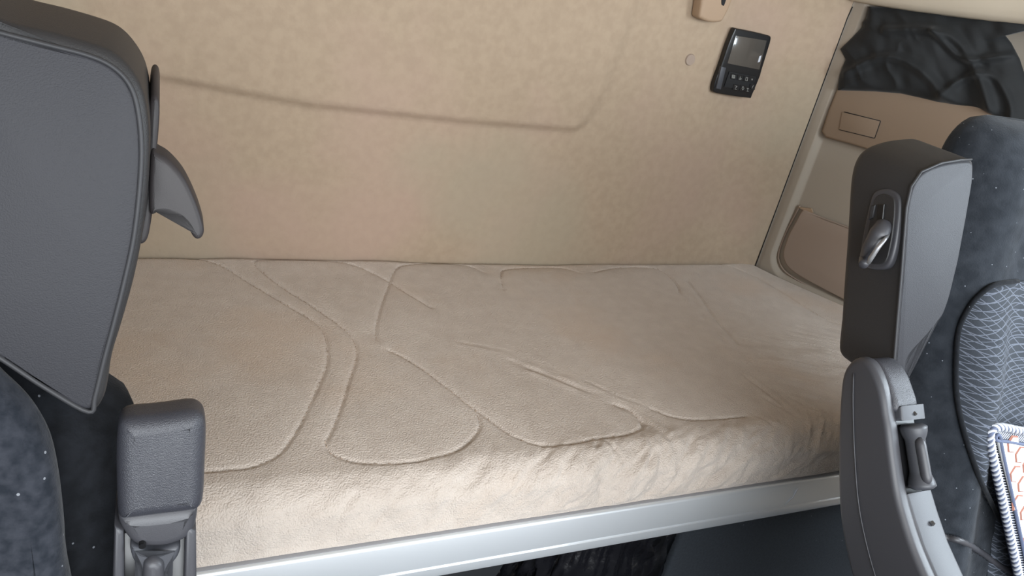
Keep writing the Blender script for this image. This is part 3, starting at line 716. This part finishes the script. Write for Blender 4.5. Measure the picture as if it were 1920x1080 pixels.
prism('collar', col_, (.037, 0, 0), m_plast2, arm, r=.003, seg=3)
low = [XP(x, y, XA+.014) for x, y in [(1640, 930), (1681, 930), (1694, 975), (1712, 1030), (1742, 1100), (1790, 1200), (1700, 1200), (1660, 1060)]]
prism('lower_arm', low, (.040, 0, 0), m_alu if False else m_plast2, arm, r=.004, seg=4)
inn = [XP(x, y, XA+.016) for x, y in [(1622, 790), (1652, 790), (1668, 932), (1636, 932)]]
prism('roller_well', inn, (.034, 0, 0), m_black, arm, r=.001, seg=1)
# roller: waisted spool whose axis runs up the front of the arm
ra, rb_ = XP(1668, 800, XA+.034), XP(1684, 924, XA+.036)
n_ = 26; pts_ = [ra+(rb_-ra)*k/(n_-1) for k in range(n_)]
rad = [float(np.interp(k/(n_-1), [0, .04, .14, .25, .75, .88, .96, 1], [.010, .0135, .0125, .0095, .0095, .0125, .0135, .010])) for k in range(n_)]
ro = tube('roller', pts_, rad, m_plast2, arm, 24)
g0, g1 = XP(1673, 815, XA+.031)+np.array([-.001, -.0085, 0]), XP(1686, 905, XA+.033)+np.array([-.001, -.0085, 0])
tube('thumb_groove', [g0+(g1-g0)*k/12 for k in range(13)], [float(np.interp(k/12, [0, .1, .9, 1], [.002, .0052, .0052, .002])) for k in range(13)], m_plast, ro, 14)
def screw(pt, parent, rad=.0026, ax='X'):
    bm = bmesh.new(); bmesh.ops.create_cone(bm, cap_ends=True, segments=20, radius1=rad, radius2=rad*.8, depth=.003)
    bmesh.ops.rotate(bm, matrix=Matrix.Rotation(math.pi/2, 3, 'Y' if ax == 'X' else 'X'), verts=bm.verts); bmesh.ops.translate(bm, vec=pt, verts=bm.verts)
    return from_bm('screw', bm, m_screw, parent, True, .5)
def onarm(px, py):                    # front face of the folded arm
    q = RA(px-40, py); q[0] = XA+.030; q[1] -= .001; return q
screw(XP(1700, 990, XA+.037)+np.array([0, -.001, 0]), arm, ax='Y')
screw(XP(1668, 779, XA+.036)+np.array([0, -.0015, 0]), arm, .002, ax='Y')

# ---- pad with braided edge leaning on the backrest ----
def CP(px, py, off=0.0): return P(px, py, (0, .395-off, .95), (0, -1, SR))
path = [(2080, 860), (1960, 818), (1905, 806), (1876, 801), (1860, 806), (1856, 824), (1864, 868), (1878, 930), (1891, 990), (1903, 1045), (1915, 1100), (1935, 1180), (2010, 1230), (2120, 1210)]
po3 = catmull([CP(*q) for q in path], 8)
pd = empty('seat_pad', CP(1990, 1180)); tag(pd, 'white hexagon patterned pad with braided rope edge leaning on the right seat', 'seat pad')
prism('pad_base', po3, (0, .010, 0), m_blue, pd, r=.002, seg=2)
vis = catmull([CP(*q, .003) for q in path], 40)
tube('edge_cord', vis[::6], .0040, m_blue, pd, 10, closed=True)
L_ = [0.]
for a_, b_ in zip(vis, vis[1:]): L_.append(L_[-1]+float(np.linalg.norm(b_-a_)))
bm = bmesh.new()
nrm = np.array([0, -1, SR]); nrm /= np.linalg.norm(nrm)
for ph in (0, math.pi):
    hel = []
    for k in range(0, len(vis)-1, 1):
        t_ = vis[k+1]-vis[k]; t_ = t_/(np.linalg.norm(t_)+1e-9); sd = np.cross(t_, nrm); a = L_[k]/.0075*math.pi*1+ph
        hel.append(vis[k]+.0036*(math.cos(a)*nrm+math.sin(a)*sd))
    tube_bm(hel, .0020, 5, bm=bm)
br_ = from_bm('braid', bm, m_white, pd); br_['label'] = 'white twisted strand of the edge'
# inner border cord and ribs
cc = CP(1990, 1010)
vs = resample(list(vis), 300); inn_ = inset(vs, .016, 10)
if np.linalg.norm(inn_-cc, axis=1).mean() > np.linalg.norm(vs-cc, axis=1).mean(): inn_ = inset(vs, -.016, 10)
inb = [q+nrm*.0015 for q in inn_]
tube('inner_cord', inb, .0022, m_blue, pd, 8, closed=True)
bm = bmesh.new()
for k in range(0, 300, 1):
    tube_bm([vs[k]*.8+inn_[k]*.2-nrm*.001, vs[k]*.1+inn_[k]*.9+(vs[(k+2) % 300]-vs[k])-nrm*.001], .0009, 4, bm=bm)
rb2 = from_bm('border_ribs', bm, m_white, pd); rb2['kind'] = 'stuff'
fld = [q+nrm*.0012 for q in inn_]
prism('white_field', fld, (0, .003, 0), m_tile, pd)
# white hexagon tiles, sharing one mesh
ux = CP(1990, 1010)-CP(1900, 1010); ux /= np.linalg.norm(ux); uy = np.cross(nrm, ux); uy /= np.linalg.norm(uy)
f2 = [((q-cc)@ux, (q-cc)@uy) for q in fld]
def inside(x, y):
    c = False; j = len(f2)-1
    for i in range(len(f2)):
        if (f2[i][1] > y) != (f2[j][1] > y) and x < (f2[j][0]-f2[i][0])*(y-f2[i][1])/(f2[j][1]-f2[i][1])+f2[i][0]: c = not c
        j = i
    return c
hx = .0125
tile_me = None
for i in range(-14, 15):
    for j in range(-20, 21):
        x = i*hx*1.72; y = (j+.5*(i % 2))*hx*1.98
        if not inside(x, y) or not inside(x-hx*.7, y): continue
        if tile_me is None:
            hexp = [nrm*.0022+ux*hx*math.cos(k*math.pi/3)+uy*hx*math.sin(k*math.pi/3) for k in range(6)]
            o = from_bm('tile', prism_bm(hexp, -nrm*.0022, .0019, 1, 0), m_tile, pd, False); tile_me = o.data; tile_me.materials.append(m_rust)
            for f_ in tile_me.polygons:
                if abs(f_.normal @ Vector(nrm)) < .93: f_.material_index = 1
        else:
            o = bpy.data.objects.new('tile', tile_me); COL.objects.link(o); o.parent = pd; o.matrix_parent_inverse = pd.matrix_world.inverted()
        o.location = cc+ux*x+uy*y+nrm*.0034
